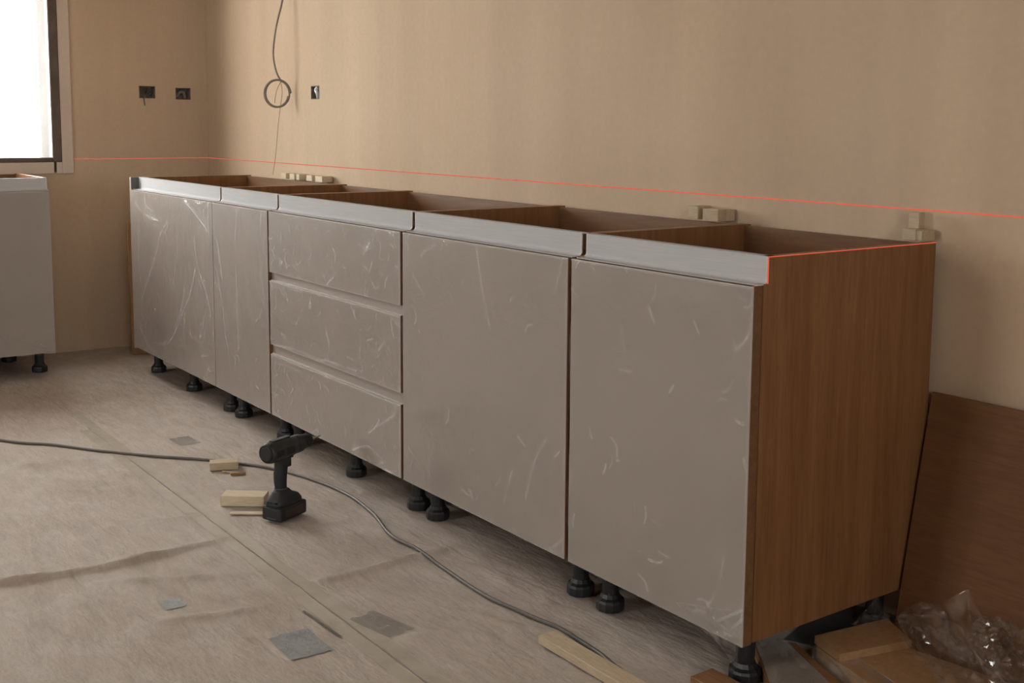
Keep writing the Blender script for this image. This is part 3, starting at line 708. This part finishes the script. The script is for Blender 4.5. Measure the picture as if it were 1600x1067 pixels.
# ------------------------------------------------------------------ cordless drill
def make_drill(loc, rz):
    r = thing('cordless_drill', 'black cordless drill standing upright on its battery on the floor', 'drill', loc, rz)
    bat = obj('battery', box(-0.052, 0.068, -0.037, 0.037, 0.0, 0.043, 0.009, 3), 'drill_rubber', r, False)
    for s in (-1, 1):
        obj('side_panel', box(-0.030, 0.052, s * 0.0365 - 0.0012, s * 0.0365 + 0.0012, 0.010, 0.034, 0.001), 'drill_red', bat)
    obj('release_bar', box(-0.0535, -0.051, -0.020, 0.016, 0.008, 0.0105), 'grey_sheet', bat)
    bm = bmesh.new()   # battery shoe, tapering up to the grip
    lv = [(0.041, -0.050, 0.062, 0.034), (0.052, -0.048, 0.060, 0.033), (0.066, -0.040, 0.050, 0.028), (0.078, -0.030, 0.024, 0.021), (0.088, -0.026, 0.014, 0.0185)]
    rings = []
    for z, a, b, hw in lv:
        ring = []
        for k in range(24):
            t = 2 * math.pi * k / 24; c, s = math.cos(t), math.sin(t); e = 0.45
            ring.append(bm.verts.new(((a + b) / 2 + (b - a) / 2 * math.copysign(abs(c) ** e, c), hw * math.copysign(abs(s) ** e, s), z)))
        rings.append(ring)
    for A, B in zip(rings, rings[1:]):
        for k in range(24): bm.faces.new((A[k], A[(k + 1) % 24], B[(k + 1) % 24], B[k]))
    bm.faces.new(rings[0]); bm.faces.new(rings[-1])
    sh = obj('battery_shoe', bm, 'drill_grey', r, True)
    obj('slot', box(-0.0515, -0.046, -0.018, 0.012, 0.0535, 0.0585), 'drill_slot', sh)
    bm = bmesh.new(); rings = []    # grip
    for z, cx, rx, ry in ((0.080, -0.006, 0.020, 0.0190), (0.092, -0.007, 0.0185, 0.0175), (0.112, -0.009, 0.020, 0.0185), (0.135, -0.008, 0.022, 0.0190), (0.155, -0.004, 0.0225, 0.0185), (0.172, 0.001, 0.027, 0.0195), (0.190, 0.004, 0.034, 0.021), (0.200, 0.004, 0.036, 0.022)):
        rings.append([bm.verts.new((cx + rx * math.cos(2 * math.pi * k / 20), ry * math.sin(2 * math.pi * k / 20), z)) for k in range(20)])
    for A, B in zip(rings, rings[1:]):
        for k in range(20): bm.faces.new((A[k], A[(k + 1) % 20], B[(k + 1) % 20], B[k]))
    bm.faces.new(rings[0]); bm.faces.new(rings[-1])
    grip = obj('handle', bm, 'drill_rubber', r, True)
    obj('grip_ring', lathe([(0.0, 0.0895), (0.0200, 0.0895), (0.0200, 0.0915), (0.0, 0.0915)], 24, 2, (-0.007, 0, 0)), 'grey_sheet', grip)
    obj('trigger', box(0.016, 0.034, -0.008, 0.008, 0.148, 0.180, 0.004, 2), 'drill_slot', grip)
    obj('direction_switch', box(0.010, 0.026, -0.024, 0.024, 0.180, 0.187, 0.002), 'black_plastic', grip)
    zc = 0.2075
    body = obj('motor_housing', lathe([(0.022, -0.068), (0.029, -0.065), (0.0315, -0.056), (0.0318, -0.020), (0.0305, 0.020), (0.0310, 0.028), (0.0290, 0.040), (0.027, 0.056)], 32, 0, (0, 0, zc)), 'drill_grey', r, True)
    obj('rear_cap', lathe([(0.0, -0.0705), (0.019, -0.0705), (0.0225, -0.0685), (0.0225, -0.066), (0.0, -0.066)], 32, 0, (0, 0, zc)), 'black_plastic', body)
    obj('rear_ring', tube([(-0.0680, 0.0245 * math.cos(2 * math.pi * k / 32), zc + 0.0245 * math.sin(2 * math.pi * k / 32)) for k in range(32)], 0.0014, 6, True), 'drill_slot', body, True)
    for s in (-1, 1):
        obj('label_plate', box(-0.012, 0.022, s * 0.0300, s * 0.0325, zc - 0.012, zc + 0.010, 0.001), 'drill_slot', body)
        for k in range(4):
            obj('vent_slot', box(-0.052 + k * 0.008, -0.048 + k * 0.008, s * 0.0285, s * 0.0322, zc - 0.009, zc + 0.009), 'drill_slot', body)
    obj('top_ridge', box(-0.045, 0.030, -0.009, 0.009, zc + 0.027, zc + 0.0345, 0.003, 2), 'drill_rubber', body)
    col = lathe([(0.026, 0.056), (0.0275, 0.058), (0.0275, 0.066), (0.0265, 0.068), (0.0265, 0.078), (0.0245, 0.081)], 28, 0, (0, 0, zc))
    obj('clutch_collar', col, 'drill_rubber', r)
    ch = obj('chuck', lathe([(0.0225, 0.080), (0.0225, 0.100), (0.0215, 0.103), (0.0215, 0.112), (0.0175, 0.122), (0.010, 0.126), (0.007, 0.129)], 28, 0, (0, 0, zc)), 'drill_slot', r)
    obj('drill_bit', lathe([(0.0034, 0.127), (0.0034, 0.150), (0.0022, 0.152), (0.0022, 0.172), (0.0004, 0.178)], 10, 0, (0, 0, zc)), 'steel', ch)
    return r
make_drill((2.972, -0.925, 0.0095), math.radians(114))

# ------------------------------------------------------------------ wood offcuts
def offcut(name, label, cat, c, size, rz, mat='offcut_wood', group=None, bev=0.0012, tilt=0):
    o = obj(name, box(-size[0] / 2, size[0] / 2, -size[1] / 2, size[1] / 2, 0, size[2], bev), mat)
    o.location = c; o.rotation_euler = (tilt, 0, rz); return tag(o, label, cat, group)
p = flo(345, 735); offcut('wood_block', 'small wood block lying on the floor in front of the grey cable', 'wood block', (p[0], p[1] + .012, 0.006), (0.095, 0.048, 0.026), math.radians(68))
p = flo(382, 793); offcut('wood_block', 'pale flat wood block lying on the floor beside the drill battery', 'wood block', (p[0] - .02, p[1] + .01, 0.006), (0.135, 0.06, 0.032), math.radians(52), 'pale_pine')
p = flo(388, 806); offcut('wood_strip', 'thin pale wood strip lying flat on the floor just before the drill', 'wood strip', (p[0], p[1], 0.007), (0.11, 0.022, 0.004), math.radians(54), 'pale_pine')
p = flo(372, 744); offcut('wood_chip', 'dark splinter of wood on the floor beside the small block', 'wood chip', (p[0], p[1], 0.006), (0.05, 0.014, 0.006), math.radians(70), 'reddish_wood')
p = flo(362, 741); offcut('wood_chip', 'thin light splinter of wood beside the dark splinter', 'wood chip', (p[0], p[1], 0.006), (0.07, 0.005, 0.004), math.radians(40), 'offcut_wood')
offcut('wood_strip', 'long light wood batten lying on the floor by the end of the grey cable', 'wood strip', (4.31, -0.782, 0.008), (0.44, 0.048, 0.020), math.radians(0.5), 'offcut_wood')
offcut('wood_block', 'reddish wood offcut on the floor by the foot of the end cabinet', 'wood block', (4.50, -0.624, 0.006), (0.15, 0.066, 0.018), math.radians(1), 'reddish_wood')

# spacer blocks wedged between the cabinets and the wall, resting on the cabinet edges
GRP = 'spacer blocks behind the cabinets'
def spacer(label, px, py, sz, rz=0, dy=-0.034, z=ZT, mat='offcut_wood'):
    p = on(px, py, 1, dy)
    return offcut('spacer_block', label, 'wood block', (p[0], dy, z), sz, rz, mat, GRP)
spacer('square wood spacer next to the slanted block on the edge between the wide doors', 1093, 350, (0.035, 0.055, 0.036), 0.05)
spacer('slanted wood spacer in the middle of the group of three behind the wide doors', 1119, 350, (0.052, 0.055, 0.033), 0.12, -0.045)
spacer('thin wood spacer leaning at the wall beside the slanted block', 1136, 350, (0.028, 0.03, 0.032), -0.1, -0.02)
spacer('wood spacer lying on the back corner of the end cabinet under the upright block', 1429, 374, (0.034, 0.050, 0.026), 0.08, -0.034)
spacer('wood spacer lying on the back corner of the end cabinet beside the upright block', 1442, 374, (0.030, 0.046, 0.024), -0.06, -0.032)
spacer('upright wood spacer standing on two small blocks at the end cabinet', 1431, 374, (0.026, 0.026, 0.037), 0.1, -0.03, ZT + 0.0262)
for k, (a, b, w, lab) in enumerate(((451, 284, .055, 'pale wood spacer on the rear edge below the hanging wire'), (464, 284, .05, 'pale wood spacer in the middle of the row below the hanging wire'), (473, 285, .03, 'small pale wood spacer ending the row below the hanging wire'),
                                  (491, 288, .06, 'pale wood spacer behind the narrow cabinet, right after the gap'), (506, 288, .07, 'pale wood spacer behind the narrow cabinet, nearest the drawer unit'))):
    spacer(lab, a, b, (w, 0.05, 0.026), 0.03 * (k % 3 - 1), -0.032, ZT, 'pale_pine')

# ------------------------------------------------------------------ boards and film at the end cabinet
def slab(name, label, cat, quad, z, th, mat):
    bm = bmesh.new()
    A = [bm.verts.new((q[0], q[1], z)) for q in quad]; B = [bm.verts.new((q[0], q[1], z - th)) for q in quad]
    bm.faces.new(A); bm.faces.new(B[::-1])
    for k in range(len(quad)): bm.faces.new((A[k], B[k], B[(k + 1) % len(quad)], A[(k + 1) % len(quad)]))
    return tag(obj(name, bm, mat), label, cat)
# large brown board leaning on the wall
o = obj('leaning_board', box(0, 1.15, 0, 0.018, 0, 0.585, 0.001), 'board_brown')
o.location = (4.552, -0.150, 0.006); o.rotation_euler = (-math.atan2(0.108, 0.573), 0, 0)
tag(o, 'large dark brown board leaning against the wall beside the end cabinet', 'board')
# narrow panel leaning at the far end of the row
o = obj('leaning_plank', box(0, 0.014, 0, 0.515, 0, 0.675, 0.001), 'raw_mdf')
o.location = (0.255, -0.522, 0.006); o.rotation_euler = (0, -math.radians(1.8), 0)
tag(o, 'thin wood panel standing on edge by the wall beside the filler panel', 'board')
# grey sheet half under the end cabinet
q = [flo(*p) for p in ((1225, 1003), (1268, 1012), (1340, 985), (1352, 952), (1290, 945))]
slab('grey_plastic_sheet', 'dark grey plastic sheet on the floor under the end cabinet', 'plastic sheet', q, 0.0062, 0.002, 'grey_sheet')
# film-covered board
zq = 0.036; q = [flo(*p, zq) for p in ((1177, 1001), (1243, 1003), (1362, 1110), (1216, 1110))]
b = thing('wrapped_board', 'film-covered taupe board lying flat beside the foot of the end cabinet', 'board', tuple(np.array([q[0][0], q[0][1], 0.006])))
O = np.array([q[0][0], q[0][1], 0.006])
def lslab(nm, quad, z, th, mat):
    o = slab(nm, '', '', [np.array(p) - O for p in quad], z - O[2], th, mat); del o['label']; del o['category']; o.parent = b; return o
lslab('board', q, zq - 0.0015, 0.019, 'reddish_wood')
qi = [flo(*p, zq) for p in ((1180, 1002), (1229, 1003), (1342, 1110), (1219, 1110))]
lslab('face', qi, zq, 0.0012, 'taupe_front')
F4 = [np.array([p[0], p[1], zq + 0.004]) - O for p in qi]
crumple('plastic_film', [[F4[0], F4[1]], [F4[3], F4[2]]], 40, 26, 0.006, 12, 'edge_film', b, 0.6)
lslab('batten', [q[0], q[1], q[2], q[3]], zq - 0.0205, 0.0095, 'raw_mdf')
# wrapped stack of boards and the short board on it
zs = 0.050; q = [flo(*p, zs) for p in ((1276, 1011), (1362, 992), (1700, 1110), (1420, 1110))]
slab('stacked_board', 'brown board lying flat on the floor under the short board and the crumpled film', 'board', q, zs, 0.043, 'raw_mdf')
STACK = COL.objects[-1]
e0, e1 = flo(1276, 1011, zs), flo(1420, 1110, zs); dn = np.array([e1[1] - e0[1], e0[0] - e1[0], 0]); dn = dn / np.linalg.norm(dn)
if dn[0] * -1 + dn[1] * -1 < 0: dn = -dn
g = crumple('edge_film', [[e0 - dn * 0.05 + np.array([0, 0, .003]), e1 - dn * 0.05 + np.array([0, 0, .003])], [e0 + dn * 0.012, e1 + dn * 0.012], [e0 + dn * 0.016 - np.array([0, 0, .036]), e1 + dn * 0.016 - np.array([0, 0, .036])]], 18, 46, 0.004, 9, 'edge_film', STACK, 0.6)
zb = zs + 0.0185; q = [flo(*p, zb) for p in ((1273, 993), (1312, 1022), (1424, 1000), (1386, 966))]
slab('short_board', 'short brown board offcut lying on top of the flat board', 'board', q, zb, 0.0175, 'raw_mdf')

# crumpled film: two rolled-up tubes with a draped sheet between them
def film_tube(parent, pts, rad, seed):
    r = np.random.default_rng(seed); pts = catmull(pts, 12); n = 36; m = len(pts)
    P3 = np.array(pts); V = []; C = []
    ph = r.uniform(0, 6.28, 12)
    for i, p in enumerate(P3):
        t = P3[min(i + 1, m - 1)] - P3[max(i - 1, 0)]; t = t / np.linalg.norm(t); a = np.cross(t, [0, 0, 1]); a /= np.linalg.norm(a); b = np.cross(a, t)
        e = i / (m - 1); cap = math.sqrt(max(0.0, 1 - max(0, 1 - e / 0.16) ** 2)) * 0.97 + 0.03
        for k in range(n):
            th = 2 * math.pi * k / n
            w = 0.10 * math.sin(3 * th + 5 * e + ph[0]) + 0.07 * math.sin(5 * th - 13 * e + ph[1]) + 0.06 * math.sin(9 * th + 21 * e + ph[2]) + 0.05 * (1 - 2 * abs(math.sin(11 * e + 4 * th + ph[3]))) + 0.07 * r.normal()
            rr = rad * cap * (1 + w)
            V.append(p + rr * (a * math.cos(th) + b * math.sin(th))); C.append(max(0, w * 1.2) * (r.random() > .7) * 0.8)
    F = [(i * n + k, i * n + (k + 1) % n, (i + 1) * n + (k + 1) % n, (i + 1) * n + k) for i in range(m - 1) for k in range(n)]
    o = obj('film_roll', ([tuple(v) for v in V], [], F), 'loose_film', parent, False)
    at = o.data.attributes.new('crease', 'FLOAT', 'POINT'); at.data.foreach_set('value', np.array(C, np.float32))
    return o
O = np.array([4.66, -0.21, 0.05])
r = thing('crumpled_film', 'crumpled clear plastic film rolled up and dumped on the boards beside the leaning board', 'plastic film', tuple(O))
A = [flo(1428, 962, .125), flo(1470, 1010, .120), flo(1530, 1075, .115), flo(1600, 1150, .11)]
film_tube(r, [p - O for p in A], 0.046, 3)
B = [flo(1530, 985, .135), flo(1568, 1012, .13), flo(1610, 1050, .13), flo(1680, 1120, .125)]
film_tube(r, [p - O for p in B], 0.044, 4)
G = [[flo(1450, 955, .14), flo(1470, 940, .16), flo(1512, 920, .19), flo(1535, 968, .16)], [flo(1455, 985, .13), flo(1490, 970, .15), flo(1514, 960, .15), flo(1540, 990, .14)], [flo(1490, 1030, .10), flo(1515, 1010, .11), flo(1530, 1010, .11), flo(1560, 1030, .11)], [flo(1530, 1085, .09), flo(1550, 1085, .10), flo(1575, 1085, .10), flo(1600, 1085, .10)]]
crumple('film_sheet', [[p - O for p in row] for row in G], 44, 40, 0.006, 21, 'loose_film', r, 0.3)
G = [[on(1333, 976, 0, 4.556), on(1372, 932, 0, 4.556)], [on(1362, 982, 0, 4.57), on(1380, 952, 0, 4.565)], [on(1388, 972, 0, 4.58), on(1390, 962, 0, 4.575)]]
tag(crumple('film_scrap', G, 20, 20, 0.003, 33, 'loose_film', None, 0.15), 'pointed scrap of clear film standing behind the short board', 'plastic film')
